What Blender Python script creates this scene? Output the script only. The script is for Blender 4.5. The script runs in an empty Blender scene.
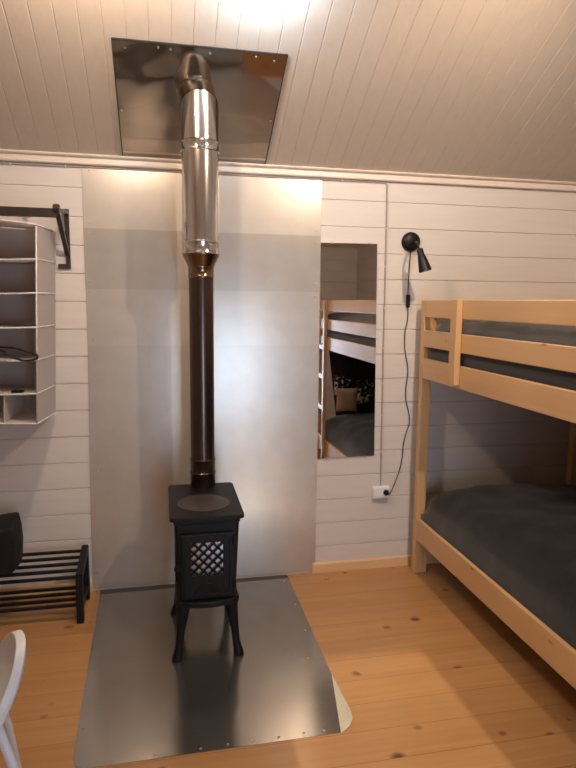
import bpy, bmesh, math, random
from mathutils import Vector, Matrix, noise
random.seed(4)
C = bpy.context.scene.collection
S = bpy.context.scene

# ------------------------------------------------------------------ camera
cam_d = bpy.data.cameras.new('camera'); cam = bpy.data.objects.new('camera', cam_d); C.objects.link(cam)
cam_d.sensor_fit = 'VERTICAL'; cam_d.sensor_height = 36.0; cam_d.lens = 36.0 * 600 / 768; cam_d.clip_start = .02
yaw, pitch, roll = (math.radians(a) for a in (11.787, 7.768, .606))
fw = Vector((math.sin(yaw) * math.cos(pitch), math.cos(yaw) * math.cos(pitch), -math.sin(pitch)))
r0 = Vector((math.cos(yaw), -math.sin(yaw), 0)); u0 = r0.cross(fw)
rt = math.cos(roll) * r0 + math.sin(roll) * u0; up = -math.sin(roll) * r0 + math.cos(roll) * u0
M4 = Matrix((rt, up, -fw)).transposed().to_4x4(); M4.translation = Vector((0, -3.198, 1.55))
cam.matrix_world = M4
S.camera = cam

# ------------------------------------------------------------------ world, lights, exposure
S.view_settings.view_transform = 'Standard'; S.view_settings.look = 'None'; S.view_settings.gamma = 1
S.view_settings.use_curve_mapping = False; S.view_settings.exposure = 0.0
w = bpy.data.worlds.new('sky'); S.world = w; w.use_nodes = True
w.node_tree.nodes['Background'].inputs[0].default_value = (.62, .78, 1, 1)
w.node_tree.nodes['Background'].inputs[1].default_value = .7

def lamp(name, kind, loc, power, col, size=.05, target=None, sy=None):
    d = bpy.data.lights.new(name, kind); d.energy = power; d.color = col
    o = bpy.data.objects.new(name, d); o.location = loc; C.objects.link(o)
    if kind == 'AREA':
        d.shape = 'RECTANGLE'; d.size = size; d.size_y = sy or size
    elif kind == 'SUN': d.angle = size
    else: d.shadow_soft_size = size
    if target is not None:
        o.rotation_euler = (Vector(target) - Vector(loc)).to_track_quat('-Z', 'Y').to_euler()
    return o
WARM = (1, .77, .57)
def spot(name, loc, power, col, size, target, angle, blend):
    o = lamp(name, 'SPOT', loc, power, col, size, target); o.data.spot_size = math.radians(angle); o.data.spot_blend = blend
lamp('ceiling_bulb', 'POINT', (-.16, -1.28, 2.68), 46, WARM, .05)
spot('bunk_side_spot_bulb', (1.29, -1.80, 2.78), 104, (1, .77, .57), .018, (1.25, 0, 1.40), 112, .75)
lamp('added_ceiling_glow', 'POINT', (.40, -.90, 2.685), 13.0, (.62, .80, 1), .03)  # added cool light for the bright ceiling patch; no real bulb here
lamp('door_daylight', 'AREA', (.85, -4.56, .70), 30, (.62, .78, 1), .78, (.85, 0, .70), 1.3)
lamp('low_sun', 'SUN', (.4, -8, 5), 2.3, (1, .9, .78), .01, (.4 - .023 * 8, 0, 5 - 8 * .535))

# ------------------------------------------------------------------ materials
def nt(name):
    m = bpy.data.materials.new(name); m.use_nodes = True
    t = m.node_tree; b = t.nodes['Principled BSDF']
    return m, t, b
def N(t, kind, **kw):
    n = t.nodes.new(kind)
    for k, v in kw.items():
        if k.startswith('i_'):
            k2 = k[2:]; k2 = int(k2) if k2.isdigit() else k2.replace('_', ' ')
            n.inputs[k2].default_value = v
        else: setattr(n, k, v)
    return n
def ramp(t, fac, stops):
    r = t.nodes.new('ShaderNodeValToRGB'); e = r.color_ramp.elements
    while len(e) < len(stops): e.new(.5)
    for i, (p, c) in enumerate(stops):
        e[i].position = p; e[i].color = (*c, 1) if len(c) == 3 else c
    t.links.new(fac, r.inputs[0]); return r.outputs[0]
def mix(t, fac, a, b, mode='MIX'):
    n = t.nodes.new('ShaderNodeMix'); n.data_type = 'RGBA'; n.blend_type = mode
    for s, v in ((n.inputs[0], fac), (n.inputs[6], a), (n.inputs[7], b)):
        if hasattr(v, 'is_linked'): t.links.new(v, s)
        elif isinstance(v, (int, float)): s.default_value = v
        else: s.default_value = (*v, 1)
    return n.outputs[2]
def math_(t, op, a, b=None, c=None):
    n = t.nodes.new('ShaderNodeMath'); n.operation = op
    for i, v in enumerate((a, b, c)):
        if v is None: continue
        if hasattr(v, 'is_linked'): t.links.new(v, n.inputs[i])
        else: n.inputs[i].default_value = v
    return n.outputs[0]
def coords(t, scale=(1, 1, 1), kind='Object'):
    tc = t.nodes.new('ShaderNodeTexCoord'); mp = t.nodes.new('ShaderNodeMapping'); mp.inputs['Scale'].default_value = scale
    t.links.new(tc.outputs[kind], mp.inputs[0]); return mp.outputs[0]
def noise_(t, vec, scale, detail=3, rough=.5, dist=0):
    n = t.nodes.new('ShaderNodeTexNoise'); n.inputs['Scale'].default_value = scale; n.inputs['Detail'].default_value = detail
    n.inputs['Roughness'].default_value = rough; n.inputs['Distortion'].default_value = dist
    t.links.new(vec, n.inputs['Vector']); return n.outputs['Fac']
def bump(t, b, h, strength=.2, dist=.01):
    n = t.nodes.new('ShaderNodeBump'); n.inputs['Strength'].default_value = strength; n.inputs['Distance'].default_value = dist
    t.links.new(h, n.inputs['Height']); t.links.new(n.outputs[0], b.inputs['Normal'])
def plain(name, col, rough=.5, metal=0, var=.06, nscale=12, bmp=0, spec=.5):
    m, t, b = nt(name)
    v = noise_(t, coords(t), nscale, 4)
    lo = tuple(c * (1 - var) for c in col); hi = tuple(min(1, c * (1 + var)) for c in col)
    t.links.new(ramp(t, v, [(.3, lo), (.7, hi)]), b.inputs['Base Color'])
    b.inputs['Roughness'].default_value = rough; b.inputs['Metallic'].default_value = metal
    b.inputs['Specular IOR Level'].default_value = spec
    if bmp: bump(t, b, v, bmp, .004)
    return m
def knots(t, vec, thr):
    """dark dots at scattered voronoi cells; returns 0..1 knot mask"""
    v = t.nodes.new('ShaderNodeTexVoronoi'); v.inputs['Scale'].default_value = 1
    t.links.new(vec, v.inputs['Vector'])
    sep = t.nodes.new('ShaderNodeSeparateColor'); t.links.new(v.outputs['Color'], sep.inputs[0])
    size = math_(t, 'MULTIPLY', math_(t, 'POWER', sep.outputs[0], 1.7), thr)
    d = math_(t, 'DIVIDE', v.outputs['Distance'], math_(t, 'ADD', size, .004))
    n = t.nodes.new('ShaderNodeMapRange'); n.inputs[1].default_value = .35; n.inputs[2].default_value = 1.0
    n.inputs[3].default_value = 1; n.inputs[4].default_value = 0
    t.links.new(d, n.inputs[0]); return n.outputs[0]
def painted_board(name, col, axis, knot=.25, rough=.5, seam=.0):
    """white-washed pine boards: faint grain and ghost knots along the board axis"""
    m, t, b = nt(name)
    st = {'x': (.9, 9, 9), 'y': (9, .9, 9)}[axis]
    g = noise_(t, coords(t, st), 3.0, 5, .6, .4)
    base = ramp(t, g, [(.3, tuple(c * .93 for c in col)), (.7, col)])
    ks = {'x': (2.2, 6, 6), 'y': (6, 2.2, 2.2)}[axis]
    k = knots(t, coords(t, ks), .16)
    base = mix(t, math_(t, 'MULTIPLY', k, knot), base, tuple(c * f for c, f in zip(col, (.7, .55, .42))))
    t.links.new(base, b.inputs['Base Color']); b.inputs['Roughness'].default_value = rough
    bump(t, b, g, .12, .003)
    return m
def pine(name, axis, light, dark, knotcol, rough=.45, coat=0.0, kdens=1.0):
    m, t, b = nt(name)
    i = 'xyz'.index(axis)
    s = [26, 26, 26]; s[i] = 1.3
    g = noise_(t, coords(t, s), 1.0, 5, .6, 1.2)
    col = ramp(t, g, [(.25, dark), (.75, light)])
    s2 = [1.5, 1.5, 1.5]; col = mix(t, .5, col, ramp(t, noise_(t, coords(t, s2), 1.6, 2), [(.3, dark), (.7, light)]))
    ks = [11 * kdens, 11 * kdens, 11 * kdens]; ks[i] = 4.6 * kdens
    k = knots(t, coords(t, ks), .12)
    col = mix(t, k, col, knotcol)
    t.links.new(col, b.inputs['Base Color']); b.inputs['Roughness'].default_value = rough
    b.inputs['Coat Weight'].default_value = coat; b.inputs['Coat Roughness'].default_value = .12
    bump(t, b, g, .06, .002)
    return m
def floor_mat():
    m, t, b = nt('varnished_pine_floor')
    tc = t.nodes.new('ShaderNodeTexCoord'); sp = t.nodes.new('ShaderNodeSeparateXYZ'); t.links.new(tc.outputs['Object'], sp.inputs[0])
    pitch = .1452
    row = math_(t, 'DIVIDE', math_(t, 'SUBTRACT', sp.outputs[1], .0067), pitch)
    rid = math_(t, 'FLOOR', row); fr = math_(t, 'FRACT', row)
    wn = t.nodes.new('ShaderNodeTexWhiteNoise'); wn.noise_dimensions = '1D'; t.links.new(rid, wn.inputs['W'])
    rnd = wn.outputs['Value']
    off = math_(t, 'MULTIPLY', rnd, 37.0)
    # butt joints across each row, staggered
    jx = math_(t, 'FRACT', math_(t, 'DIVIDE', math_(t, 'ADD', sp.outputs[0], math_(t, 'MULTIPLY', rnd, 3.1)), 3.1))
    cb = t.nodes.new('ShaderNodeCombineXYZ')
    t.links.new(math_(t, 'ADD', sp.outputs[0], off), cb.inputs[0]); t.links.new(sp.outputs[1], cb.inputs[1]); t.links.new(off, cb.inputs[2])
    mp = t.nodes.new('ShaderNodeMapping'); mp.inputs['Scale'].default_value = (1.1, 22, 1); t.links.new(cb.outputs[0], mp.inputs[0])
    g = noise_(t, mp.outputs[0], 1.0, 5, .6, .8)
    col = ramp(t, g, [(.25, (.405, .200, .074)), (.6, (.49, .270, .110)), (.8, (.58, .342, .155))])
    tone = ramp(t, rnd, [(0, (.84, .82, .78)), (1, (1.06, 1.05, 1.02))])
    col = mix(t, 1.0, col, tone, 'MULTIPLY')
    mp2 = t.nodes.new('ShaderNodeMapping'); mp2.inputs['Scale'].default_value = (6.6, 9.2, 1); t.links.new(cb.outputs[0], mp2.inputs[0])
    k = knots(t, mp2.outputs[0], .25)
    kh = knots(t, mp2.outputs[0], .62)
    
    halo = t.nodes.new('ShaderNodeMapping'); halo.inputs['Scale'].default_value = (1.5, 5, 1); t.links.new(cb.outputs[0], halo.inputs[0])
    col = mix(t, math_(t, 'MULTIPLY', noise_(t, halo.outputs[0], 1.4, 2), .35), col, (.60, .28, .10))
    col = mix(t, math_(t, 'MULTIPLY', kh, .4), col, (.52, .25, .085))
    col = mix(t, k, col, (.13, .05, .016))
    e = math_(t, 'MINIMUM', fr, math_(t, 'SUBTRACT', 1.0, fr))
    seam = math_(t, 'LESS_THAN', e, .007)
    je = math_(t, 'LESS_THAN', math_(t, 'MINIMUM', jx, math_(t, 'SUBTRACT', 1.0, jx)), .0004)
    col = mix(t, math_(t, 'MULTIPLY', seam, .72), col, (.12, .05, .018))
    t.links.new(col, b.inputs['Base Color']); b.inputs['Roughness'].default_value = .34
    b.inputs['Coat Weight'].default_value = .25; b.inputs['Coat Roughness'].default_value = .16
    bump(t, b, math_(t, 'SUBTRACT', math_(t, 'MULTIPLY', g, .15), seam), .2, .002)
    return m
def metal(name, col, rough, metallic=1.0, wob=.0, wscale=3, spangle=0, aniso=0):
    m, t, b = nt(name)
    v = noise_(t, coords(t), 9, 4)
    t.links.new(ramp(t, v, [(.3, tuple(c * .9 for c in col)), (.7, col)]), b.inputs['Base Color'])
    b.inputs['Metallic'].default_value = metallic; b.inputs['Roughness'].default_value = rough
    b.inputs['Anisotropic'].default_value = aniso
    if wob: bump(t, b, noise_(t, coords(t), wscale, 2), wob, .02)
    return m
def weave(name, col, rough=.9, scale=260, b_=.3, sheen=.3):
    m, t, b = nt(name)
    v = noise_(t, coords(t), scale, 2); v2 = noise_(t, coords(t), 7, 4, .6)
    base = ramp(t, v2, [(.3, tuple(c * .75 for c in col)), (.7, tuple(c * 1.25 for c in col))])
    base = mix(t, .35, base, ramp(t, v, [(.35, tuple(c * .5 for c in col)), (.7, tuple(c * 1.6 for c in col))]))
    t.links.new(base, b.inputs['Base Color']); b.inputs['Roughness'].default_value = rough
    b.inputs['Sheen Weight'].default_value = sheen; b.inputs['Sheen Roughness'].default_value = .5
    bump(t, b, mix(t, .6, v, v2), b_, .006)
    return m

MW = painted_board('whitewashed_wall_boards', (.70, .645, .595), 'x', .22, .48)
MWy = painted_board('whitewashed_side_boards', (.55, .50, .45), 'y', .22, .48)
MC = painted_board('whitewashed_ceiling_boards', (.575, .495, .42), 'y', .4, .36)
MTRIM = painted_board('whitewashed_trim', (.74, .65, .57), 'x', .1, .4)
MFLOOR = floor_mat()
MBASE = pine('pine_baseboard', 'x', (.80, .54, .31), (.70, .43, .22), (.3, .14, .05), .45)
PL, PD, PK = (.68, .43, .215), (.565, .33, .15), (.27, .115, .04)
MPY = pine('pine_along_length', 'y', PL, PD, PK, .36, .15)
MPZ = pine('pine_upright', 'z', PL, PD, PK, .36, .15)
MPX = pine('pine_across', 'x', PL, PD, PK, .36, .15)
MPANELS = [metal('grey_coated_steel', c, .27, .45, .06, 2.2) for c in ((.70, .645, .58), (.54, .50, .455), (.61, .565, .515), (.585, .54, .495))]
MSHEET = metal('galvanised_floor_steel', (.47, .455, .43), .17, .92, .14, 1.7)
MFLAP = metal('pale_reflection_flap', (.74, .68, .52), .42, .35)  # reflected brightness of the bent corner, put in as a paler colour
MSTRIP = metal('dull_dark_steel', (.16, .14, .125), .45, .8)
MPLATE = metal('polished_steel', (.40, .365, .33), .06, 1, .22, 2.6)
MSTEEL = metal('stainless_flue', (.76, .73, .70), .17, 1)
MBRON = metal('heat_tinted_flue', (.105, .074, .063), .25, .9)
MBRON2 = metal('bronzed_steel', (.29, .195, .14), .2, 1)
MIRON = plain('black_cast_iron', (.0055, .0052, .006), .45, 0, .3, 60, .15, .25)
MIRON2 = plain('worn_iron_hotplate', (.035, .028, .026), .5, 0, .25, 20, .1)
MGLASS = metal('pale_reflecting_glass', (.55, .57, .60), .12, .75)  # pale base puts the white reflection into the glass colour
MMIRROR = metal('mirror_silver', (.80, .79, .78), .012, 1)
MBLK = plain('black_plastic', (.006, .0055, .006), .4, 0, .2, 40, 0, .3)
MBRKT = plain('dark_brown_iron', (.035, .022, .017), .4, 0, .3, 40)
MRACK = plain('black_painted_wood', (.006, .005, .005), .5, 0, .3, 30, 0, .3)
MBAG = weave('black_fabric', (.005, .0045, .005), .85, 300, .1, 0)
def blanket():
    m, t, b = nt('charcoal_blanket')
    v = noise_(t, coords(t), 9, 6, .7, .6); f = noise_(t, coords(t), 320, 2)
    c = ramp(t, v, [(.3, (.014, .0125, .0125)), (.55, (.027, .0245, .025)), (.75, (.050, .045, .045))])
    c = mix(t, .3, c, ramp(t, f, [(.35, (.008, .008, .008)), (.7, (.062, .056, .056))]))
    t.links.new(c, b.inputs['Base Color']); b.inputs['Roughness'].default_value = .95
    b.inputs['Sheen Weight'].default_value = .3; b.inputs['Sheen Roughness'].default_value = .45
    bump(t, b, mix(t, .5, v, f), .45, .01)
    return m
MBLANK = blanket()
MTHROW = weave('dark_brown_throw', (.016, .013, .013), .95, 200, .3, .1)
def thin_fabric():
    m, t, b = nt('pale_nonwoven_fabric')
    v = noise_(t, coords(t), 180, 2)
    c = ramp(t, v, [(.3, (.74, .68, .65)), (.7, (.78, .72, .69))])
    t.links.new(c, b.inputs['Base Color']); b.inputs['Roughness'].default_value = .85; b.inputs['Specular IOR Level'].default_value = .2
    tl = t.nodes.new('ShaderNodeBsdfTranslucent'); t.links.new(c, tl.inputs[0])
    mx = t.nodes.new('ShaderNodeMixShader'); mx.inputs[0].default_value = .5
    t.links.new(b.outputs[0], mx.inputs[1]); t.links.new(tl.outputs[0], mx.inputs[2]); t.links.new(mx.outputs[0], t.nodes['Material Output'].inputs[0])
    return m
MORG = thin_fabric()
MPIPE = weave('white_piping', (.70, .655, .63), .8, 240, .05, .05)
MWHITE = plain('white_plastic', (.82, .82, .82), .35, 0, .03, 20)
MCHAIR = plain('white_painted_wood', (.78, .79, .82), .35, 0, .03, 20)
MCABLE = plain('grey_white_cable', (.40, .33, .29), .5, 0, .05, 20)
MSCREW = metal('screw_steel', (.50, .47, .44), .4, 1)
MBULB = plain('frosted_bulb', (.75, .68, .62), .25, 0, .02, 20)
MDARK = plain('dark_edging', (.02, .018, .016), .6)  # dark colour of the thin strips edging the ceiling plate
MTAN = weave('tan_linen', (.33, .21, .135), .9, 220, .2, .1)
def floral():
    m, t, b = nt('black_white_floral')
    v = noise_(t, coords(t, (1, 1, 1)), 13, 2, .4, 1.5)
    t.links.new(ramp(t, v, [(.52, (.01, .01, .011)), (.57, (.55, .52, .5))]), b.inputs['Base Color'])
    b.inputs['Roughness'].default_value = .9
    return m
MFLOR = floral()
def pane():
    m, t, b = nt('clear_glass')
    b.inputs['Base Color'].default_value = (1, 1, 1, 1); b.inputs['Roughness'].default_value = .0
    tr = t.nodes.new('ShaderNodeBsdfTransparent'); gl = t.nodes.new('ShaderNodeBsdfGlossy'); gl.inputs['Roughness'].default_value = .02
    mx = t.nodes.new('ShaderNodeMixShader'); fr = t.nodes.new('ShaderNodeFresnel'); fr.inputs[0].default_value = 1.3
    t.links.new(fr.outputs[0], mx.inputs[0]); t.links.new(tr.outputs[0], mx.inputs[1]); t.links.new(gl.outputs[0], mx.inputs[2])
    t.links.new(mx.outputs[0], t.nodes['Material Output'].inputs[0])
    return m
MPANE = pane()

# ------------------------------------------------------------------ mesh helpers
class MB:
    def __init__(s): s.bm = bmesh.new()
    def box(s, lo, hi, bev=0, rot=None, about=None):
        r = bmesh.ops.create_cube(s.bm, size=1)['verts']
        lo, hi = Vector(lo), Vector(hi); c = (lo + hi) / 2; d = hi - lo
        for v in r: v.co = Vector((v.co.x * d.x, v.co.y * d.y, v.co.z * d.z)) + c
        if bev:
            es = list({e for v in r for e in v.link_edges})
            rr = bmesh.ops.bevel(s.bm, geom=es, offset=bev, segments=2, affect='EDGES', profile=.5)
            r = list({v for f in rr['faces'] for v in f.verts} | {v for v in r if v.is_valid})
        if rot is not None:
            a = Vector(about) if about is not None else c
            bmesh.ops.rotate(s.bm, verts=[v for v in r if v.is_valid], cent=a, matrix=rot)
        return s
    def beam(s, a, b, w, d, upv=(0, 0, 1), bev=0):
        """rectangular bar from a to b: w along side, d along upv-ish"""
        a, b = Vector(a), Vector(b); z = (b - a); L = z.length; z.normalize()
        x = Vector(upv).cross(z)
        if x.length < 1e-4: x = Vector((1, 0, 0))
        x.normalize(); y = z.cross(x)
        r = bmesh.ops.create_cube(s.bm, size=1)['verts']
        for v in r: v.co = Vector((v.co.x * w, v.co.y * d, v.co.z * L))
        if bev:
            es = list({e for v in r for e in v.link_edges})
            rr = bmesh.ops.bevel(s.bm, geom=es, offset=bev, segments=2, affect='EDGES', profile=.5)
            r = list({v for f in rr['faces'] for v in f.verts} | {v for v in r if v.is_valid})
        m = Matrix((x, y, z)).transposed().to_4x4(); m.translation = (a + b) / 2
        bmesh.ops.transform(s.bm, matrix=m, verts=[v for v in r if v.is_valid]); return s
    def lathe(s, prof, base=(0, 0, 0), axis=(0, 0, 1), n=40, cap=True):
        """prof: list of (radius, height)"""
        q = Vector((0, 0, 1)).rotation_difference(Vector(axis).normalized()); base = Vector(base); rings = []
        for r, h in prof:
            rings.append([s.bm.verts.new(base + q @ Vector((r * math.cos(2 * math.pi * i / n), r * math.sin(2 * math.pi * i / n), h))) for i in range(n)])
        for a, b in zip(rings, rings[1:]):
            for i in range(n): s.bm.faces.new((a[i], a[(i + 1) % n], b[(i + 1) % n], b[i]))
        if cap:
            s.bm.faces.new(rings[0][::-1]); s.bm.faces.new(rings[-1])
        return s
    def tube(s, pts, r, n=10, closed=False, smooth=0, flat=1.0):
        P = [Vector(p) for p in pts]
        for _ in range(smooth):
            Q = []
            m = len(P)
            rng = range(m if closed else m - 1)
            if not closed: Q.append(P[0])
            for i in rng:
                a, b = P[i], P[(i + 1) % m]; Q += [a * .75 + b * .25, a * .25 + b * .75]
            if not closed: Q.append(P[-1])
            P = Q
        rs = r if callable(r) else (lambda u: r)
        rings = []; m = len(P); prev = None
        for i, p in enumerate(P):
            if closed: d = P[(i + 1) % m] - P[i - 1]
            else: d = P[min(i + 1, m - 1)] - P[max(i - 1, 0)]
            d.normalize()
            if prev is None:
                x = d.orthogonal().normalized()
                if abs(d.z) < .95: x = d.cross(Vector((0, 0, 1))).normalized()
            else:
                x = prev - d * prev.dot(d); x.normalize()
            prev = x; y = d.cross(x); rr = rs(i / max(1, m - 1))
            rings.append([s.bm.verts.new(p + x * rr * math.cos(2 * math.pi * k / n) + y * rr * flat * math.sin(2 * math.pi * k / n)) for k in range(n)])
        for i in range(m if closed else m - 1):
            a, b = rings[i], rings[(i + 1) % m]
            for k in range(n): s.bm.faces.new((a[k], a[(k + 1) % n], b[(k + 1) % n], b[k]))
        if not closed:
            s.bm.faces.new(rings[0][::-1]); s.bm.faces.new(rings[-1])
        return s
    def prism(s, poly, a, b, plane='yz'):
        """extrude polygon of 2D points between a and b along the remaining axis"""
        def pt(p, t):
            return {'yz': (t, p[0], p[1]), 'xz': (p[0], t, p[1]), 'xy': (p[0], p[1], t)}[plane]
        A = [s.bm.verts.new(pt(p, a)) for p in poly]; B = [s.bm.verts.new(pt(p, b)) for p in poly]
        s.bm.faces.new(A[::-1]); s.bm.faces.new(B); n = len(poly)
        for i in range(n): s.bm.faces.new((A[i], A[(i + 1) % n], B[(i + 1) % n], B[i]))
        return s
    def build(s, name, mat, parent=None, smooth=False, loc=None, subsurf=0, bevel=0):
        bmesh.ops.recalc_face_normals(s.bm, faces=s.bm.faces)
        me = bpy.data.meshes.new(name); s.bm.to_mesh(me); s.bm.free()
        me.materials.append(mat)
        o = bpy.data.objects.new(name, me); C.objects.link(o)
        if parent is not None: o.parent = parent
        if loc is not None: o.location = loc
        if smooth:
            for p in me.polygons: p.use_smooth = True
            md = None
            if smooth != 'all':
                for e in me.edges: pass
                me.set_sharp_from_angle(angle=math.radians(38))
        if bevel:
            md = o.modifiers.new('bevel', 'BEVEL'); md.width = bevel; md.segments = 2; md.limit_method = 'ANGLE'
        if subsurf:
            md = o.modifiers.new('subsurf', 'SUBSURF'); md.levels = md.render_levels = subsurf
        return o
def tag(o, label, cat, group=None):
    o['label'] = label; o['category'] = cat
    if group: o['group'] = group
    return o
def thing(name, label, cat, loc=(0, 0, 0), rz=0, group=None):
    o = bpy.data.objects.new(name, None); C.objects.link(o); o.location = loc; o.rotation_euler = (0, 0, rz); o.empty_display_size = .1
    return tag(o, label, cat, group)
def struct(o): o['kind'] = 'structure'; return o
def copy_part(o, parent, loc=None):
    c = o.copy(); C.objects.link(c); c.parent = parent
    if loc is not None: c.location = loc
    return c

# ------------------------------------------------------------------ room shell
XL, XR, YF = -2.2, 2.5, -4.45
ZW, TS = 2.255, math.tan(math.radians(30))
YR = YF / 2; ZR = ZW - TS * YR
struct(MB().box((XL - .1, YF - .12, -.08), (XR + .1, .1, 0)).build('floor', MFLOOR))

def board_profile(lo, hi, first, pitch, gw=.0042, gd=.006):
    """points (position, depth) of a run of grooved boards from lo to hi"""
    k = math.ceil((lo - first) / pitch); pts = [(lo, 0)]
    while True:
        z = first + k * pitch; k += 1
        if z - gw <= lo: continue
        if z + gw >= hi: break
        pts += [(z - gw, 0), (z - gw * .35, gd), (z + gw * .35, gd), (z + gw, 0)]
    pts.append((hi, 0)); return pts
def back_or_front(name, y0, sgn, lo, hi, holes=None):
    prof = board_profile(lo, hi, 2.0953 - .1386 * 20, .1386)
    mb = MB()
    segs = holes or [(XL - .1, XR + .1, lo, hi)]
    for xa, xb, za, zb in segs:
        pr = [(max(za, min(zb, p)), d) for p, d in prof if za - .001 <= p <= zb + .001]
        if not pr or pr[0][0] > za + 1e-4: pr = [(za, 0)] + pr
        if pr[-1][0] < zb - 1e-4: pr = pr + [(zb, 0)]
        poly = [(y0 + sgn * d, z) for z, d in pr] + [(y0 + sgn * .1, zb), (y0 + sgn * .1, za)]
        mb.prism(poly, xa, xb, 'yz')
    return struct(mb.build(name, MW))
back_or_front('wall_back', 0, 1, 0, ZW)
DX0, DX1, DZ = .45, 1.25, 2.02
back_or_front('wall_front', YF, -1, 0, ZW, [(XL - .1, DX0, 0, ZW), (DX1, XR + .1, 0, ZW), (DX0, DX1, DZ, ZW)])
def side(name, x0, sgn):
    pr = board_profile(0, ZR + .02, 2.0953 - .1386 * 20, .1386)
    poly = [(x0 + sgn * d, z) for z, d in pr] + [(x0 + sgn * .1, ZR + .02), (x0 + sgn * .1, 0)]
    mb = MB().prism(poly, YF, 0, 'xz')
    a = TS
    for s_ in (1, -1):
        y0 = 0 if s_ == 1 else YF
        nrm = Vector((0, s_ * math.sin(math.radians(30)), math.cos(math.radians(30))))
        bmesh.ops.bisect_plane(mb.bm, geom=list(mb.bm.verts) + list(mb.bm.edges) + list(mb.bm.faces), plane_co=(0, y0, ZW + .01), plane_no=nrm, clear_outer=True)
        bmesh.ops.holes_fill(mb.bm, edges=[e for e in mb.bm.edges if e.is_boundary], sides=0)
    return struct(mb.build(name, MWy))
side('wall_left', XL, -1); side('wall_right', XR, 1)
def slope(sgn):
    """one roof slope of narrow boards running up the slope"""
    pr = board_profile(XL - .1, XR + .1, 1.63 - .0876 * 60, .0876, .0030, .0022)
    L = abs(YR) / math.cos(math.radians(30))
    poly = [(x, d) for x, d in pr] + [(XR + .1, .08), (XL - .1, .08)]
    mb = MB()
    mb.prism(poly, 0, L + .05, 'xz')       # y runs along the slope, z = depth above the boards
    if sgn > 0:
        m = Matrix.Translation((0, 0, ZW)) @ Matrix.Rotation(math.radians(-30), 4, 'X') @ Matrix.Scale(-1, 4, (0, 1, 0))
    else:
        m = Matrix.Translation((0, YF, ZW)) @ Matrix.Rotation(math.radians(30), 4, 'X')
    bmesh.ops.transform(mb.bm, matrix=m, verts=mb.bm.verts)
    return mb
c1 = slope(1); c2 = slope(-1)
tmp = bpy.data.meshes.new('tmp'); c2.bm.to_mesh(tmp); c2.bm.free(); c1.bm.from_mesh(tmp); bpy.data.meshes.remove(tmp)
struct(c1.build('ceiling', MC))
# cornice strip, baseboards
cor = [(0, 2.203), (-.020, 2.203), (-.024, 2.208), (-.022, 2.213), (-.012, 2.217), (-.011, 2.236), (-.028, 2.241), (-.032, 2.246), (-.030, 2.252), (0, 2.256)]
struct(MB().prism(cor, XL, XR, 'yz').build('trim_1', MTRIM))
bb = [(0, 0), (-.014, 0), (-.014, .050), (-.009, .058), (0, .058)]
struct(MB().prism(bb, XL, -.395, 'yz').prism(bb, .82, XR, 'yz').build('baseboard_back', MBASE))
struct(MB().box((XR - .014, YF, 0), (XR, -.016, .058)).build('baseboard_right', MPY))
# glazed door in the front wall
d = struct(MB().box((DX0, YF - .075, 0), (DX0 + .05, YF - .02, DZ)).box((DX1 - .05, YF - .075, 0), (DX1, YF - .02, DZ)).box((DX0 + .05, YF - .075, DZ - .05), (DX1 - .05, YF - .02, DZ)).box((DX0 + .05, YF - .075, 0), (DX1 - .05, YF - .02, .09)).build('door_1', MWHITE))
MB().box((DX0 + .05, YF - .052, .09), (DX1 - .05, YF - .046, DZ - .05)).build('pane', MPANE, d)
MB().tube([(DX1 - .025, YF - .02, 1.0), (DX1 - .025, YF + .03, 1.0), (DX1 - .12, YF + .03, 1.0)], .009).build('door_handle', MSCREW, d, True)

# ------------------------------------------------------------------ steel heat shield on the back wall
def screws(parent, pts, r=.0045, axis=(0, -1, 0), mat=None):
    first = None
    for p in pts:
        if first is None:
            first = MB().lathe([(r, 0), (r, .001), (r * .7, .0028), (r * .15, .0032)], (0, 0, 0), axis, 10).build('screw', mat or MSCREW, parent, True, p)
        else: copy_part(first, parent, p)
sheets = [(1.900, 2.207, .0022, 'topmost of four grey steel heat shield sheets, just under the ceiling trim', [(-.346, 1.929), (.812, 1.934), (.807, 2.177), (-.34, 2.18)]),
          (1.606, 1.904, .0040, 'second grey steel heat shield sheet from the top, behind the flue cone', [(-.348, 1.881), (-.355, 1.64), (.813, 1.866), (.811, 1.649)]),
          (1.316, 1.610, .0022, 'third grey steel heat shield sheet from the top, left of the tall mirror', [(-.357, 1.59), (-.350, 1.348), (.812, 1.579), (.811, 1.346)]),
          (.012, 1.320, .0040, 'largest and lowest grey steel heat shield sheet, behind the black stove', [(-.352, 1.287), (-.347, .661), (-.37, .10), (.806, 1.28), (.81, .686), (.80, .12)])]
for k, (z0, z1, dep, lab, sc) in enumerate(sheets):
    mb = MB().prism([(-.377 - (.018 if k == 3 else 0), z0), (.838, z0), (.838, z1), (-.377, z1)], -dep - .0012, -dep + .0008, 'xz')
    o = tag(mb.build('heat_shield_sheet', MPANELS[k]), lab, 'metal sheet', 'heat shield sheets on the wall')
    screws(o, [(x, -dep - .0012, z) for x, z in sc])

# ------------------------------------------------------------------ galvanised plate on the floor
fp = MB()
t = .0022
outl = [(-.352, -.024), (.672, -.024), (.672, -.954)]
flat = [(-.352, -.058), (.672, -.050), (.669, -.954), (.608, -1.292), (-.285, -1.292), (-.315, -1.275), (-.326, -1.24)]
fp.prism(flat, .0004, t, 'xy')
lip = [(-.352, -.052), (.672, -.052)]
plate = fp.build('hearth_plate', MSHEET)
tag(plate, 'large grey galvanised steel plate on the wooden floor under the stove', 'metal plate')
MB().prism([(-.354, -.006), (-.354, -.0575), (.672, -.0495), (.672, -.006)], .0006, .0012, 'xy').build('rear_strip', MSTRIP, plate)['label'] = 'dark strip along the wall'
cn = MB()
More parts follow.
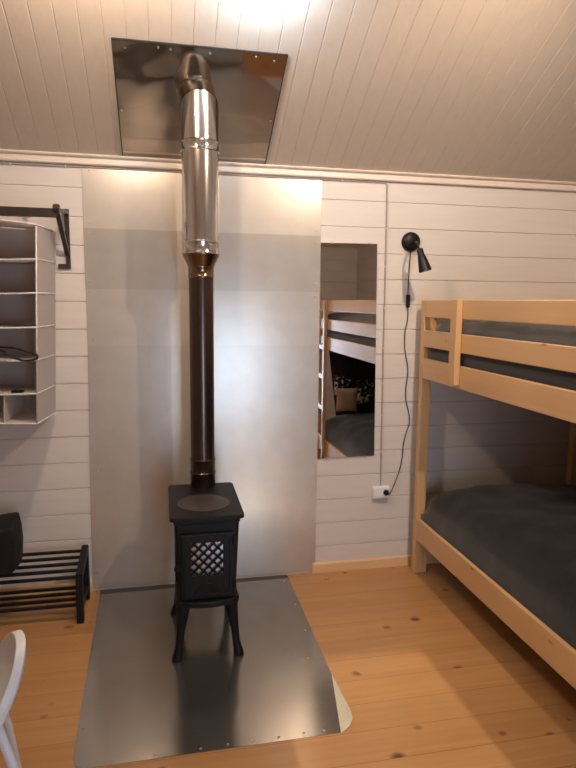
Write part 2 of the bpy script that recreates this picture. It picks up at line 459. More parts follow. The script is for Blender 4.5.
# corner flap beyond the crease, lifted slightly along its outer edge
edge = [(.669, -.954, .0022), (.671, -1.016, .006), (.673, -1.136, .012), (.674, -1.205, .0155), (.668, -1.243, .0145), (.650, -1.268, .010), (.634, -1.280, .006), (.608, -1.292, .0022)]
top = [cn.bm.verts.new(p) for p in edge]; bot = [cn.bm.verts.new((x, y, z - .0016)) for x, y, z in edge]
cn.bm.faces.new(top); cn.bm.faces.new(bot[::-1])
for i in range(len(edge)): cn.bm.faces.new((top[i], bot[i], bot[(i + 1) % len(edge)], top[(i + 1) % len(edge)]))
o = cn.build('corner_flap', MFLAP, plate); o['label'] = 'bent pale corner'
screws(plate, [(x, y, t) for x, y in ((-.194, -1.279), (-.052, -1.279), (.104, -1.276), (.199, -1.273), (.288, -1.274), (.382, -1.274), (.475, -1.271), (.645, -.85), (.60, -.82), (.531, -.78), (.55, -1.27), (.64, -.60), (.645, -.35), (.64, -.08), (-.33, -.30), (-.32, -.75), (-.31, -1.10))], .005, (0, 0, 1))

# ------------------------------------------------------------------ polished plate on the sloping ceiling round the flue
ca, sa = math.cos(math.radians(30)), math.sin(math.radians(30))
def on_ceiling(x, s_, d=0):          # s_ along slope from the wall, d below the boards
    return Vector((x, -s_ * ca - d * sa * 1, ZW + s_ * sa - d * ca))
cp = MB(); SX0, SX1, SL0, SL1 = -.180, .532, .012, .655
nx, ny = 14, 14
def plate_pt(i, j, d): return on_ceiling(SX0 + (SX1 - SX0) * i / nx, SL0 + (SL1 - SL0) * j / ny, d)
lo = [[cp.bm.verts.new(plate_pt(i, j, .0065 + .003 * noise.noise(Vector((i * .35, j * .3, 3))))) for j in range(ny + 1)] for i in range(nx + 1)]
hi = [[cp.bm.verts.new(plate_pt(i, j, .002)) for j in range(ny + 1)] for i in range(nx + 1)]
for i in range(nx):
    for j in range(ny):
        cp.bm.faces.new((lo[i][j], lo[i + 1][j], lo[i + 1][j + 1], lo[i][j + 1]))
        cp.bm.faces.new((hi[i][j], hi[i][j + 1], hi[i + 1][j + 1], hi[i + 1][j]))
for i in range(nx):
    for j, f in ((0, 1), (ny, 0)): cp.bm.faces.new((lo[i][j], hi[i][j], hi[i + 1][j], lo[i + 1][j]))
for j in range(ny):
    for i in (0, nx): cp.bm.faces.new((lo[i][j], lo[i][j + 1], hi[i][j + 1], hi[i][j]))
cpo = cp.build('ceiling_plate', MPLATE, None, True)
tag(cpo, 'square mirror-like steel plate on the sloping ceiling around the flue', 'metal plate')
for a, b in (((SX0, SL0), (SX0, SL1)), ((SX1, SL0), (SX1, SL1)), ((SX0, SL1), (SX1, SL1))):
    MB().beam(on_ceiling(*a, .006), on_ceiling(*b, .006), .004, .006, (0, sa, ca)).build('edge_strip', MDARK, cpo)
screws(cpo, [on_ceiling(x, s_, .009) for x, s_ in ((-.13, .62), (.0, .635), (.05, .632), (.21, .63), (.40, .635), (.48, .62), (-.165, .3), (.515, .3))], .005, (0, -sa, -ca))

# ------------------------------------------------------------------ flue pipe
FX, FY = .180, -.308
fl = thing('flue_pipe', 'tall steel flue pipe from the black stove up to the ceiling, wide on top', 'pipe', (FX, FY, .636))
def ring(name, prof, mat): return MB().lathe([(r, z - .636) for r, z in prof], n=48).build(name, mat, fl, True)
zt = ZW + TS * .308
DZC = .025
ring('lower_pipe', [(.0575, .80), (.0575, 1.70)], MBRON)
ring('stove_collar', [(.0605, .6515), (.0605, .712), (.0625, .715), (.0625, .722), (.0600, .725), (.0600, .778), (.0622, .781), (.0622, .787), (.0585, .79), (.0585, .802)], MBRON)
o = ring('reducer_neck', [(r_, z_ + DZC) for r_, z_ in [(.0590, 1.632), (.0605, 1.634), (.0605, 1.642), (.0590, 1.644), (.0590, 1.676), (.0605, 1.678), (.0605, 1.686)]], MBRON2); o['label'] = 'bronze tinted neck'
ring('reducer_cone', [(r_, z_ + DZC) for r_, z_ in [(.0600, 1.684), (.0625, 1.690), (.0860, 1.738), (.0875, 1.742)]], MBRON2)
ring('clamp_band', [(r_, z_ + DZC) for r_, z_ in [(.0845, 1.740), (.0885, 1.742), (.0890, 1.747), (.0870, 1.751), (.0870, 1.789), (.0890, 1.793), (.0885, 1.799), (.0845, 1.802)]], MSTEEL)
ring('upper_pipe', [(.085, 1.825), (.085, 2.225)], MSTEEL)
ring('clamp_band', [(.0852, 2.222), (.0880, 2.225), (.0865, 2.229), (.0865, 2.262), (.0880, 2.266), (.0852, 2.269)], MSTEEL)
tp = MB().lathe([(.085, 2.267 - .636), (.085, 2.60 - .636)], n=48)
for v in tp.bm.verts:
    if v.co.z > 1.8: v.co.z = ZW + TS * -(FY + v.co.y) - .011 - .636
tp.build('top_pipe', MSTEEL, fl, True)
MB().box((-.02, -.096, 2.232 - .636), (.02, -.085, 2.258 - .636), .003).build('clamp_latch', MSTEEL, fl)
MB().box((.03, -.087, 1.78 - .636), (.05, -.078, 1.811 - .636), .003).build('clamp_latch', MSTEEL, fl)

# ------------------------------------------------------------------ wood stove
SXc = .170
st = thing('wood_stove', 'small black cast iron wood stove on splayed legs, on the steel floor plate', 'stove', (SXc, -.51, 0))
def rr(x0, x1, y0, y1, r, n=5):
    pts = []
    for cx, cy, a0 in ((x1 - r, y1 - r, 0), (x0 + r, y1 - r, 90), (x0 + r, y0 + r, 180), (x1 - r, y0 + r, 270)):
        for k in range(n + 1):
            a = math.radians(a0 + 90 * k / n); pts.append((cx + r * math.cos(a), cy + r * math.sin(a)))
    return pts
MB().prism(rr(-.158, .158, -.247, .232, .022), .634, .651, 'xy').build('top_plate', MIRON, st, False, bevel=.003)
MB().lathe([(.118, .6505), (.118, .6525), (.114, .6532), (.112, .6522), (.108, .6532), (.02, .654), (.001, .654)], (-.004, -.062, 0), n=48).build('hotplate', MIRON2, st, True)
# body tapers slightly towards the ash lip
bd = MB(); L = [(.634, .139), (.60, .137), (.27, .121)]
rings = []
for z, hx in L:
    rings.append([bd.bm.verts.new((x, y, z)) for x, y in rr(-hx, hx, -.222, .215, .012, 3)])
n = len(rings[0])
for a, b in zip(rings, rings[1:]):
    for i in range(n): bd.bm.faces.new((a[i], a[(i + 1) % n], b[(i + 1) % n], b[i]))
bd.bm.faces.new(rings[0]); bd.bm.faces.new(rings[-1][::-1])
bd.box((-.141, -.226, .612), (.141, .22, .635), .004)
bd.build('body', MIRON, st, False, bevel=.002)
for s_ in (-1, 1):   # raised side panels
    MB().box((s_ * .128 - .006, -.15, .33), (s_ * .128 + .006, .15, .56), .004).build('side_panel', MIRON, st)
# bottom tray with curved front ash lip
tray = MB()
pts = [(-.132, .21)] + [(-.138, -.215)] + [(-.138 + .276 * k / 12, -.215 - .045 * math.sin(math.pi * k / 12) ** .6) for k in range(1, 12)] + [(.138, -.215), (.132, .21)]
tray.prism(pts, .248, .274, 'xy')
tray.build('ash_lip', MIRON, st, False, bevel=.006)
# door: raised frame with lattice window and an arched lower panel
D = MB(); yd = -.222
x0, x1, z0, z1 = -.109, .106, .288, .572
gx0, gx1, gz0, gz1 = -.071, .067, .388, .534
D.box((x0, yd - .016, z0), (gx0, yd, z1)).box((gx1, yd - .016, z0), (x1, yd, z1)).box((gx0, yd - .016, gz1), (gx1, yd, z1)).box((gx0, yd - .016, z0), (gx1, yd, gz0))
D.box((x0 - .004, yd - .02, z1 - .012), (x1 + .004, yd, z1 + .002), .003)
for a, b in (((x0 + .012, z0 + .014), (x0 + .012, z1 - .02)), ((x1 - .012, z0 + .014), (x1 - .012, z1 - .02)), ((x0 + .012, z0 + .014), (x1 - .012, z0 + .014))):
    D.beam((a[0], yd - .017, a[1]), (b[0], yd - .017, b[1]), .006, .006)
arch = [(-.06 + .12 * k / 10, yd - .017, .308 + .045 * math.sin(math.pi * k / 10)) for k in range(11)]
D.tube(arch, .004, 6)
for k in range(6): D.box((-.05 + k * .018, yd - .0185, .306), (-.044 + k * .018, yd - .014, .312 + .035 * math.sin(math.pi * (k * .018 + .012) / .12)))
door = D.build('stove_door', MIRON, st, False, bevel=.0015)
G = MB()
cx, cz = (gx0 + gx1) / 2, (gz0 + gz1) / 2; W2, H2 = (gx1 - gx0) / 2, (gz1 - gz0) / 2
pit = .0275
for sg in (1, -1):
    for k in range(-9, 10):
        c0 = k * .0405 + (.010 if sg > 0 else 0)
        # line x*sg + z = c0 clipped to the window rectangle
        pts = []
        for X in (-W2, W2):
            Z = c0 - sg * X
            if -H2 <= Z <= H2: pts.append((X, Z))
        for Z in (-H2, H2):
            X = (c0 - Z) * sg
            if -W2 < X < W2: pts.append((X, Z))
        if len(pts) >= 2 and math.dist(pts[0], pts[1]) > .015:
            G.beam((cx + pts[0][0], yd - .009, cz + pts[0][1]), (cx + pts[1][0], yd - .009, cz + pts[1][1]), .008, .0075, (0, 1, 0))
G.build('window_lattice', MIRON, door)
o = MB().box((gx0 - .004, yd - .004, gz0 - .004), (gx1 + .004, yd - .001, gz1 + .004)).build('window_glass', MGLASS, door); o['label'] = 'pale reflecting glass behind lattice'
MB().lathe([(.006, 0), (.006, .018), (.013, .022), (.015, .030), (.012, .038), (.003, .041)], (-.118, yd + .004, .43), (-.35, -1, 0), 16).build('door_knob', MIRON, door, True)
MB().box((-.125, yd - .012, .418), (-.098, yd + .002, .444), .003).build('latch', MIRON, st)
for z in (.34, .535):
    MB().lathe([(.007, -.022), (.009, -.02), (.009, .02), (.007, .022)], (.114, yd - .010, z), (0, 0, 1), 14).build('hinge', MIRON, st, True)
# four cabriole legs
def cab_leg(sx, yy):
    mb = MB(); n = 12
    prof = [(.103, .252, .031, .028), (.107, .20, .026, .024), (.115, .14, .0195, .0195), (.1195, .108, .0168, .018), (.124, .06, .0165, .018), (.131, .025, .020, .022), (.1345, .006, .0235, .025), (.1345, .0, .0225, .024)]
    rg = []
    for x, z, hw, hd in prof:
        out = (x - .103) * .6 * (1 if yy > 0 else -1)
        rg.append([mb.bm.verts.new((sx * x + hw * math.cos(2 * math.pi * k / n), yy + out + hd * math.sin(2 * math.pi * k / n), z)) for k in range(n)])
    for a, b in zip(rg, rg[1:]):
        for k in range(n): mb.bm.faces.new((a[k], a[(k + 1) % n], b[(k + 1) % n], b[k]))
    mb.bm.faces.new(rg[0]); mb.bm.faces.new(rg[-1])
    off = .0027
    bmesh.ops.translate(mb.bm, verts=mb.bm.verts, vec=(0, 0, off))
    mb.build('leg', MIRON, st, True)
for sx in (-1, 1):
    for yy in (-.20, .165): cab_leg(sx, yy)

# ------------------------------------------------------------------ mirror
mi = MB(); quad = [(.838, .677), (1.176, .682), (1.157, 1.871), (.838, 1.868)]
mi.prism(quad, -.0075, -.0025, 'xz')
mir = tag(mi.build('wall_mirror', MMIRROR), 'tall frameless mirror on the white boards beside the steel sheets', 'mirror')
for x, z in ((.90, 1.869), (1.12, 1.871), (.90, .679), (1.12, .681)):
    MB().box((x - .007, -.0095, z - .004), (x + .007, -.001, z + .004), .001).build('mirror_clip', MSCREW, mir)

# ------------------------------------------------------------------ cable, socket
cb = MB().tube([(-1.6, -.006, 2.190), (-.6, -.006, 2.193), (-.39, -.006, 2.195), (.86, -.008, 2.196), (1.192, -.006, 2.197), (1.205, -.006, 2.185), (1.208, -.006, 1.9), (1.212, -.006, 1.2), (1.222, -.006, .50)], .0042, 8)
cable = tag(cb.build('wall_cable', MCABLE, None, True), 'thin pale cable clipped along the ceiling trim and down to the socket', 'cable')
for p in [(-.7, -.006, 2.192), (-.45, -.006, 2.194), (.95, -.006, 2.1965), (1.2065, -.006, 1.955), (1.2085, -.006, 1.748), (1.2095, -.006, 1.523), (1.2105, -.006, 1.30), (1.2135, -.006, 1.10), (1.216, -.006, .915), (1.219, -.006, .70)]:
    h = p[2] > 2.1
    MB().box((p[0] - (.003 if h else .007), -.012, p[2] - (.007 if h else .003)), (p[0] + (.003 if h else .007), -.001, p[2] + (.007 if h else .003)), .001).build('cable_clip', MPIPE, cable)
so = thing('wall_socket', 'white double wall socket on the boards below the mirror', 'socket', (1.222, 0, .465))
MB().box((-.051, -.030, -.035), (.049, -.001, .035), .006).build('socket_box', MWHITE, so)
for x in (-.024, .024):
    f = MB().lathe([(.021, 0), (.021, .002), (.019, .0025), (.018, -.006), (.001, -.006)], (x, -.030, 0), (0, -1, 0), 24, cap=False).build('socket_outlet', MWHITE, so, True)
    for dx in (-.006, .006): MB().lathe([(.0026, 0), (.0026, .001)], (x + dx, -.0245, 0), (0, -1, 0), 8).build('pin_hole', MBLK, f)

# ------------------------------------------------------------------ reading lamp on the wall with its cord
la = thing('wall_lamp', 'black cone reading lamp on the wall above the socket', 'lamp', (1.352, 0, 1.888))
def lw(p): return (p[0] - 1.352, p[1], p[2] - 1.888)
MB().lathe([(.053, .001), (.053, .010), (.050, .022), (.040, .030), (.022, .034), (.001, .035)], (0, 0, 0), (0, -1, 0), 40).build('lamp_base', MBLK, la, True)
MB().tube([lw((1.352, -.032, 1.880)), lw((1.342, -.09, 1.878)), lw((1.322, -.16, 1.872)), lw((1.311, -.195, 1.856)), lw((1.320, -.20, 1.828))], .0055, 10, smooth=2).build('lamp_arm', MBLK, la, True)
a = Vector(lw((1.3205, -.199, 1.834))); b = Vector(lw((1.350, -.218, 1.719))); ax = (b - a); Ln = ax.length
sh = MB().lathe([(.001, 0), (.014, .0), (.017, .004), (.0175, .034), (.019, .036), (.024, .060), (.0345, Ln), (.0335, Ln), (.023, .061), (.016, .040), (.001, .038)], a, ax, 36, cap=False).build('lamp_shade', MBLK, la, True)
MB().lathe([(.008, .06), (.012, .075), (.018, .098), (.018, .108), (.012, .118), (.001, .121)], a, ax, 20, cap=False).build('light_bulb', MBULB, sh, True)
cord = [(1.352, -.012, 1.84), (1.350, -.010, 1.79), (1.346, -.010, 1.69), (1.345, -.010, 1.60), (1.349, -.010, 1.525), (1.352, -.008, 1.46), (1.334, -.008, 1.39), (1.339, -.008, 1.28), (1.369, -.008, 1.174), (1.352, -.008, 1.07), (1.355, -.008, 1.00), (1.392, -.008, .885), (1.368, -.008, .81), (1.350, -.008, .737), (1.349, -.008, .65), (1.330, -.010, .575), (1.312, -.012, .525), (1.290, -.018, .475), (1.268, -.036, .455), (1.256, -.048, .462)]
MB().tube([lw(p) for p in cord], .0026, 8, smooth=2).build('lamp_cord', MBLK, la, 'all')
MB().box((1.336 - 1.352, -.024, 1.527 - 1.888), (1.356 - 1.352, -.001, 1.598 - 1.888), .004).build('cord_switch', MBLK, la)
MB().lathe([(.0165, 0), (.0165, .010), (.012, .018), (.007, .030)], lw((1.246, -.0305, .465)), (0, -1, 0), 20).build('plug', MBLK, la, True)

# ------------------------------------------------------------------ bunk bed (one frame), bedding
BX0, BX1, BY0, BY1 = 1.400, 2.450, -.075, -2.17
bed = thing('bunk_bed', 'pale pine bunk bed with guard rails and ladder along the right wall', 'bed', (BX0, BY0, 0))
def bl(p): return (p[0] - BX0, p[1] - BY0, p[2])
def bbox(name, lo, hi, mat, bev=.004):
    lo, hi = bl(lo), bl(hi)
    lo2 = tuple(min(a, b) for a, b in zip(lo, hi)); hi2 = tuple(max(a, b) for a, b in zip(lo, hi))
    return MB().box(lo2, hi2, bev).build(name, mat, bed)
for x0_, x1_ in ((BX0, BX0 + .056), (BX1 - .064, BX1)):
    bbox('post', (x0_, BY0, 0), (x1_, BY0 - .045, 1.569), MPZ)
    bbox('post', (x0_, BY1 + .045, 0), (x1_, BY1, 1.569), MPZ)
bbox('leg_block', (BX0 + .056, BY0, 0), (BX0 + .076, BY0 - .045, .33), MPZ, .003)
for n_, z0_, z1_ in (('guard_rail', 1.477, 1.569), ('guard_rail', 1.315, 1.406), ('upper_side_rail', 1.140, 1.252), ('lower_side_rail', .206, .333)):
    bbox(n_, (BX0 + .001, BY0 - .045, z0_), (BX0 + .022, BY1 + .045, z1_), MPY)
    if n_ != 'guard_rail' or z0_ < 1.4: bbox(n_.replace('side', 'wall_side'), (BX1 - .022, BY0 - .045, z0_), (BX1 - .001, BY1 + .045, z1_), MPY)
bbox('wall_guard_rail', (BX1 - .022, BY0 - .045, 1.477), (BX1 - .001, BY1 + .045, 1.569), MPY)
for ya, yb in ((BY0 - .012, BY0 - .033), (BY1 + .033, BY1 + .012)):
    for z0_, z1_ in ((1.14, 1.252), (1.315, 1.406), (1.477, 1.569), (.206, .333)):
        bbox('end_board', (BX0 + .056, ya, z0_), (BX1 - .064, yb, z1_), MPX)
bbox('guard_upright', (BX0 - .030, -.484, 1.157), (BX0, -.548, 1.571), MPZ, .003)
bbox('cleat', (BX0 + .066, -.070, 1.15), (BX0 + .092, -.085, 1.475), MPZ, .002)
# ladder near the far end
for ya in (-1.87, -2.20 + .02):
    bbox('ladder_upright', (BX0 - .030, ya, .0), (BX0 - .001, ya - .045, 1.571), MPZ, .004)
for z in (.34, .62, .90, 1.16):
    bbox('ladder_rung', (BX0 - .026, -1.915, z - .022), (BX0 - .004, -2.18, z + .022), MPY, .004)
# slat bases
for zb in (.255, 1.185):
    for k in range(14):
        y = -.16 - k * .143
        bbox('bed_slat', (BX0 + .023, y, zb - .012), (BX1 - .023, y - .07, zb + .006), MPX, .002)

def mattress(name, lo, hi, mat, label, sag=0, seed=1, crown=.02, rnd=.06, wr=.008):
    mb = MB(); lo, hi = Vector(lo), Vector(hi); nx, ny = 26, 52
    def P(i, j):
        u, v = i / nx, j / ny
        x = lo.x + (hi.x - lo.x) * u; y = lo.y + (hi.y - lo.y) * v
        dx = min(x - lo.x, hi.x - x); dy = min(y - lo.y, hi.y - y); dd = min(dx, dy)
        e = min(1, dd / rnd); drop = (1 - math.sqrt(max(0, 1 - (1 - e) ** 2))) * rnd
        z = hi.z + crown * math.sin(math.pi * u) * math.sin(math.pi * v) ** .5 - drop
        q = Vector((x * 3.1 + y * 1.5, y * 2.6 - x * 1.2, seed))
        z += wr * (noise.noise(q) + .6 * noise.noise(q * 2.7) + .35 * noise.noise(q * 6))
        return (x, y, max(z, lo.z + .01))
    T = [[mb.bm.verts.new(P(i, j)) for j in range(ny + 1)] for i in range(nx + 1)]
    for i in range(nx):
        for j in range(ny): mb.bm.faces.new((T[i][j], T[i + 1][j], T[i + 1][j + 1], T[i][j + 1]))
    ring_ = [T[i][0] for i in range(nx + 1)] + [T[nx][j] for j in range(1, ny + 1)] + [T[i][ny] for i in range(nx - 1, -1, -1)] + [T[0][j] for j in range(ny - 1, 0, -1)]
    B = [mb.bm.verts.new((v.co.x, v.co.y, lo.z)) for v in ring_]
    for k in range(len(ring_)): mb.bm.faces.new((ring_[k], B[k], B[(k + 1) % len(B)], ring_[(k + 1) % len(B)]))
    mb.bm.faces.new(B)
    return tag(mb.build(name, mat, None, 'all'), label, 'mattress')
mattress('upper_mattress', (BX0 + .028, BY1 + .05, 1.192), (BX1 - .028, BY0 - .05, 1.452), MBLANK, 'charcoal covered mattress on the upper bunk behind the guard rails', seed=5, crown=.018, rnd=.07, wr=.014)
mattress('lower_mattress', (BX0 + .026, BY1 + .05, .262), (BX1 - .026, BY0 - .05, .515), MBLANK, 'charcoal covered mattress on the lower bunk', seed=9, crown=.075, rnd=.16, wr=.02)

def cushion(name, cen, size, rz, tilt, mat, label, cat='cushion', group=None):
    mb = MB(); n = 14; w_, h_, t_ = size
    for sg in (1, -1):
        V = [[None] * (n + 1) for _ in range(n + 1)]
        for i in range(n + 1):
            for j in range(n + 1):
                u, v = 2 * i / n - 1, 2 * j / n - 1
                pin = 1 - .07 * (u * u * v * v) ** .5 * 0
                th = t_ / 2 * max(0, (1 - u ** 4) * (1 - v ** 4)) ** .6
                k = 1 - .08 * (1 - v * v) * abs(u) ** 3 ; k2 = 1 - .08 * (1 - u * u) * abs(v) ** 3
                V[i][j] = mb.bm.verts.new((u * w_ / 2 * k, sg * th, v * h_ / 2 * k2))
        for i in range(n):
            for j in range(n): mb.bm.faces.new((V[i][j], V[i + 1][j], V[i + 1][j + 1], V[i][j + 1]))
    bmesh.ops.remove_doubles(mb.bm, verts=mb.bm.verts, dist=.0005)
    o = mb.build(name, mat, None, 'all'); o.location = cen; o.rotation_euler = (tilt, 0, rz)
    return tag(o, label, cat, group)
cushion('cushion', (1.60, -2.02, .80), (.17, .19, .08), .25, -.10, MFLOR, 'black cushion with white flowers, left in the mirror, half hidden behind the tan one')
cushion('cushion', (1.80, -2.01, .745), (.19, .25, .08), -.1, -.12, MFLOR, 'black cushion with white flowers, right of the tan cushion in the mirror')
cushion('cushion', (1.60, -1.90, .69), (.20, .23, .08), .15, -.16, MTAN, 'plain tan cushion seen in the mirror at the foot of the lower bunk')
# dark throw hanging over the far end of the upper bunk
th = MB(); nx, nz = 30, 20
def TP(i, j, o_):
    u, v = i / nx, j / nz
    x = 1.50 + (.87) * u; z = 1.185 - v * .76
    x += (1 - u) * .10 * (v - .2)
    return (x, BY1 + .037 + .003 * math.sin(u * 22) * v + o_, z)
A = [[th.bm.verts.new(TP(i, j, 0)) for j in range(nz + 1)] for i in range(nx + 1)]
B = [[th.bm.verts.new(TP(i, j, .006)) for j in range(nz + 1)] for i in range(nx + 1)]
for i in range(nx):
    for j in range(nz):
        th.bm.faces.new((A[i][j], A[i + 1][j], A[i + 1][j + 1], A[i][j + 1])); th.bm.faces.new((B[i][j], B[i][j + 1], B[i + 1][j + 1], B[i + 1][j]))
for j in range(nz):
    for i in (0, nx): th.bm.faces.new((A[i][j], A[i][j + 1], B[i][j + 1], B[i][j]))
for i in range(nx):
    for j in (0, nz): th.bm.faces.new((A[i][j], A[i + 1][j], B[i + 1][j], B[i][j]))
tag(th.build('hanging_throw', MTHROW, None, 'all'), 'dark brown throw hanging behind the cushions at the foot of the lower bunk', 'throw')

# ------------------------------------------------------------------ coat rack with hanging organiser
cr = thing('coat_rack', 'dark iron coat rack bar with triangular bracket high on the left wall boards', 'coat rack', (-.457, 0, 1.85))
def cl(p): return (p[0] + .457, p[1], p[2] - 1.85)
def bracket(x):
    b_ = MB().box(cl((x - .008, -.012, 1.705)), cl((x + .014, -.001, 1.992)), .002)
    b_.box(cl((x - .045, -.014, 1.703)), cl((x + .014, -.002, 1.726)), .002)
    b_.beam(cl((x, -.008, 1.978)), cl((x - .006, -.245, 1.950)), .022, .020)
    b_.beam(cl((x - .006, -.225, 1.948)), cl((x, -.012, 1.775)), .020, .018)
    b_.lathe([(.017, -.014), (.021, -.010), (.021, .010), (.017, .014)], cl((x - .006, -.245, 1.958)), (1, 0, 0), 16)
    return b_.build('bracket', MBRKT, cr)
bracket(-.457); bracket(-1.35)
MB().beam(cl((-.463, -.245, 1.939)), cl((-1.36, -.245, 1.939)), .016, .040, (0, 0, 1), .003).build('rack_bar', MBRKT, cr)
screws(cr, [cl((-.457, -.012, z)) for z in (1.745, 1.96)], .005, (0, -1, 0), MBRKT)

og = thing('hanging_organiser', 'pale grey fabric hanging organiser with six compartments below the coat rack', 'organiser', (-.572, -.330, .985), math.radians(-6.5))
og.rotation_euler = (0, math.radians(2.3), math.radians(-6.5))
OW, OD, OH = .42, .285, .895
MB().box((-.003, 0, 0), (.002, OD, OH - .01)).build('side_panel', MORG, og)
MB().box((-OW - .002, 0, 0), (-OW + .003, OD, OH - .01)).build('side_panel', MORG, og)
MB().box((-OW, OD - .004, 0), (0, OD, OH)).build('back_panel', MORG, og)
zs = [0, .140, .292, .440, .592, .740, OH - .006]
for k, z in enumerate(zs):
    mb = MB(); sag = .012 if 0 < k < 6 else (.004 if k == 0 else -.01)
    n = 10; T = []; Bq = []
    for i in range(n + 1):
        u = i / n; x = -OW * u; dz = -sag * math.sin(math.pi * u)
        for lst, h in ((T, .004), (Bq, 0)):
            lst.append([mb.bm.verts.new((x, y, z + dz + h)) for y in (0, OD - .004)])
    for i in range(n):
        mb.bm.faces.new((T[i][0], T[i + 1][0], T[i + 1][1], T[i][1])); mb.bm.faces.new((Bq[i][0], Bq[i][1], Bq[i + 1][1], Bq[i + 1][0]))
        mb.bm.faces.new((T[i][0], Bq[i][0], Bq[i + 1][0], T[i + 1][0])); mb.bm.faces.new((T[i][1], T[i + 1][1], Bq[i + 1][1], Bq[i][1]))
    sfo = mb.build('shelf' if k < 6 else 'top_panel', MORG, og, 'all')
    MB().tube([(-OW * i / n, -.001, z + .002 - sag * math.sin(math.pi * i / n)) for i in range(n + 1)], .0042, 8).build('front_piping', MPIPE, sfo, 'all')
    MB().tube([(.002, 0, z + .002), (.0035, OD / 2, z + .002), (.002, OD - .004, z + .002)], .0035, 8).build('side_piping', MPIPE, og, 'all')
MB().tube([(.001, -.001, 0), (.001, -.001, OH - .01)], .0035, 8).build('corner_piping', MPIPE, og, 'all')
MB().box((-.147, .004, .005), (-.143, OD - .004, .139)).build('divider', MORG, og)
MB().tube([(-.42, .10, OH + .047), (.02, .105, OH + .050)], .006, 8).build('hanger_rod', MPIPE, og, True)
MB().box((-.42, .085, OH + .036), (-.055, .118, OH + .062), .004).build('hanger_sleeve', MPIPE, og)
for x in (-.36, -.08): MB().beam((x, .102, OH - .006), (x, .102, OH + .040), .022, .004).build('strap', MPIPE, og)

lp = [(-0.73, -0.352, 1.343), (-0.656, -0.352, 1.338), (-0.615, -0.352, 1.327), (-0.57, -0.352, 1.311), (-0.549, -0.352, 1.302), (-0.554, -0.352, 1.286), (-0.584, -0.352, 1.28), (-0.621, -0.352, 1.28), (-0.658, -0.352, 1.298), (-0.69, -0.352, 1.321), (-0.73, -0.352, 1.336)]
tag(MB().tube(lp, .0068, 10, True, 2, .7).build('strap_loop', MBLK, None, 'all'), 'black looped strap lying on a shelf of the hanging organiser', 'strap')
tag(MB().box((-.684, -.290, 1.124), (-.632, -.270, 1.137), .003).build('small_black_clip', MBLK), 'small black clip on the fifth organiser shelf from the top', 'clip')

# ------------------------------------------------------------------ shoe rack and bag
sr = thing('shoe_rack', 'black two-tier slatted shoe rack standing by the steel sheets', 'shoe rack', (-.415, -.19, 0))
def end_frame(x):
    b_ = MB().box((x - .016, -.15, 0), (x + .016, -.112, .235), .003).box((x - .016, .085, 0), (x + .016, .125, .285), .003)
    b_.beam((x, -.136, .226), (x, .112, .276), .032, .040, (0, 0, 1), .004)
    b_.box((x - .012, -.12, .055), (x + .012, .09, .085), .003)
    return b_.build('end_frame', MRACK, sr)
end_frame(0); end_frame(-.82)
for k in range(5):
    y = -.118 + k * .053; z = .226 + (k * .053) * .2
    MB().beam((-.81, y, z), (-.005, y, z), .019, .013, (0, 0, 1), .003).build('upper_slat', MRACK, sr)
for k in range(4):
    y = -.115 + k * .062
    MB().beam((-.81, y, .082), (-.005, y, .082), .019, .013, (0, 0, 1), .003).build('lower_slat', MRACK, sr)
bg = MB()
prof = [(-1.05, .262), (-.712, .262), (-.694, .285), (-.688, .36), (-.692, .43), (-.702, .490), (-.712, .4945), (-.80, .484), (-1.05, .452)]
nn = 7; rg = []
for k in range(nn):
    t_ = k / (nn - 1); y = -.30 + t_ * .17; b_ = math.sin(math.pi * t_)
    rg.append([bg.bm.verts.new((x - .012 * (1 - b_), y, .256 + (z - .256) * (.95 + .05 * b_) + .03 * t_ * (.5 if z < .3 else 1) - .004)) for x, z in prof])
for a, b in zip(rg, rg[1:]):
    for k in range(len(prof)): bg.bm.faces.new((a[k], a[(k + 1) % len(prof)], b[(k + 1) % len(prof)], b[k]))
bg.bm.faces.new(rg[0]); bg.bm.faces.new(rg[-1][::-1])
tag(bg.build('bag', MBAG, None, False, bevel=.008), 'black fabric bag standing on the top tier of the shoe rack', 'bag')

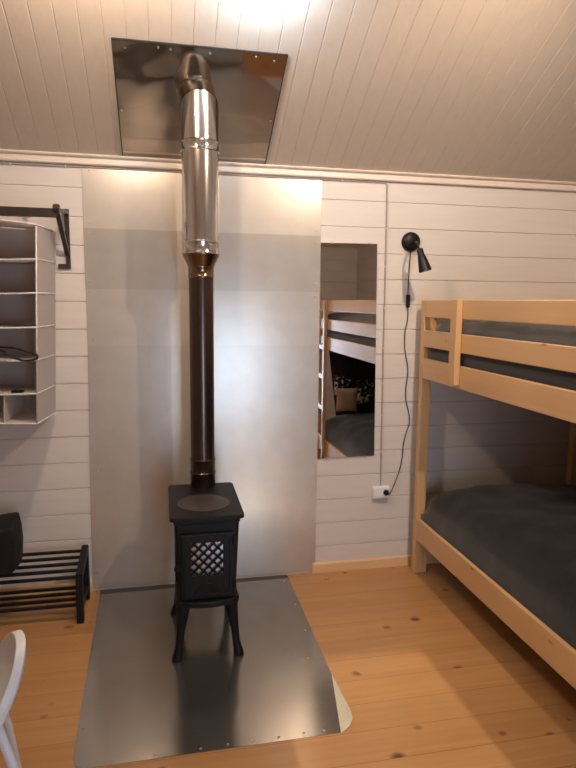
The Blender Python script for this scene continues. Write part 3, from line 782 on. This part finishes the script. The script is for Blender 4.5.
# ------------------------------------------------------------------ white chair at the left edge
ch = thing('chair', 'white chair with curved backrest cut off at the lower left edge', 'chair', (-.340, -1.74, 0), math.radians(20))
bk = MB(); nu, nv = 20, 14
PROF = [(.53, -.125), (.56, -.088), (.59, -.060), (.62, -.036), (.67, -.012), (.71, -.002), (.74, 0), (.77, -.003), (.80, -.010)]
def prof_x(z):
    for (a, xa), (b, xb) in zip(PROF, PROF[1:]):
        if z <= b: return xa + (xb - xa) * max(0, (z - a) / (b - a))
    return PROF[-1][1]
def BKP(u, v, off):
    ztop = .745 - .12 * abs(u) ** 3
    z = .53 + (ztop - .53) * v
    return (prof_x(z) - .035 * u * u + off, u * .15 * (1 - .25 * v * v), z)
A = [[bk.bm.verts.new(BKP(-1 + 2 * i / nu, j / nv, -.022)) for j in range(nv + 1)] for i in range(nu + 1)]
B = [[bk.bm.verts.new(BKP(-1 + 2 * i / nu, j / nv, 0)) for j in range(nv + 1)] for i in range(nu + 1)]
for i in range(nu):
    for j in range(nv):
        bk.bm.faces.new((A[i][j], A[i + 1][j], A[i + 1][j + 1], A[i][j + 1])); bk.bm.faces.new((B[i][j], B[i][j + 1], B[i + 1][j + 1], B[i + 1][j]))
for j in range(nv):
    for i in (0, nu): bk.bm.faces.new((A[i][j], A[i][j + 1], B[i][j + 1], B[i][j]))
for i in range(nu):
    for j in (0, nv): bk.bm.faces.new((A[i][j], A[i + 1][j], B[i + 1][j], B[i][j]))
bk.build('backrest', MCHAIR, ch, 'all', bevel=.008)
MB().prism(rr(-.52, -.085, -.21, .21, .08), .437, .462, 'xy').build('seat', MCHAIR, ch, False, bevel=.008)
for sy in (-1, 1):
    MB().tube([(-.078, sy * .10, .60), (-.052, sy * .135, .50), (-.034, sy * .150, .42), (.02, sy * .185, 0.002)], lambda u: .0105 - .002 * u, 12).build('rear_leg', MCHAIR, ch, True)
    MB().tube([(-.45, sy * .16, .44), (-.51, sy * .185, .002)], lambda u: .0135 - .003 * u, 12).build('front_leg', MCHAIR, ch, True)
    MB().tube([(-.012, sy * .165, .27), (-.475, sy * .172, .25)], .009, 10).build('stretcher', MCHAIR, ch, True)
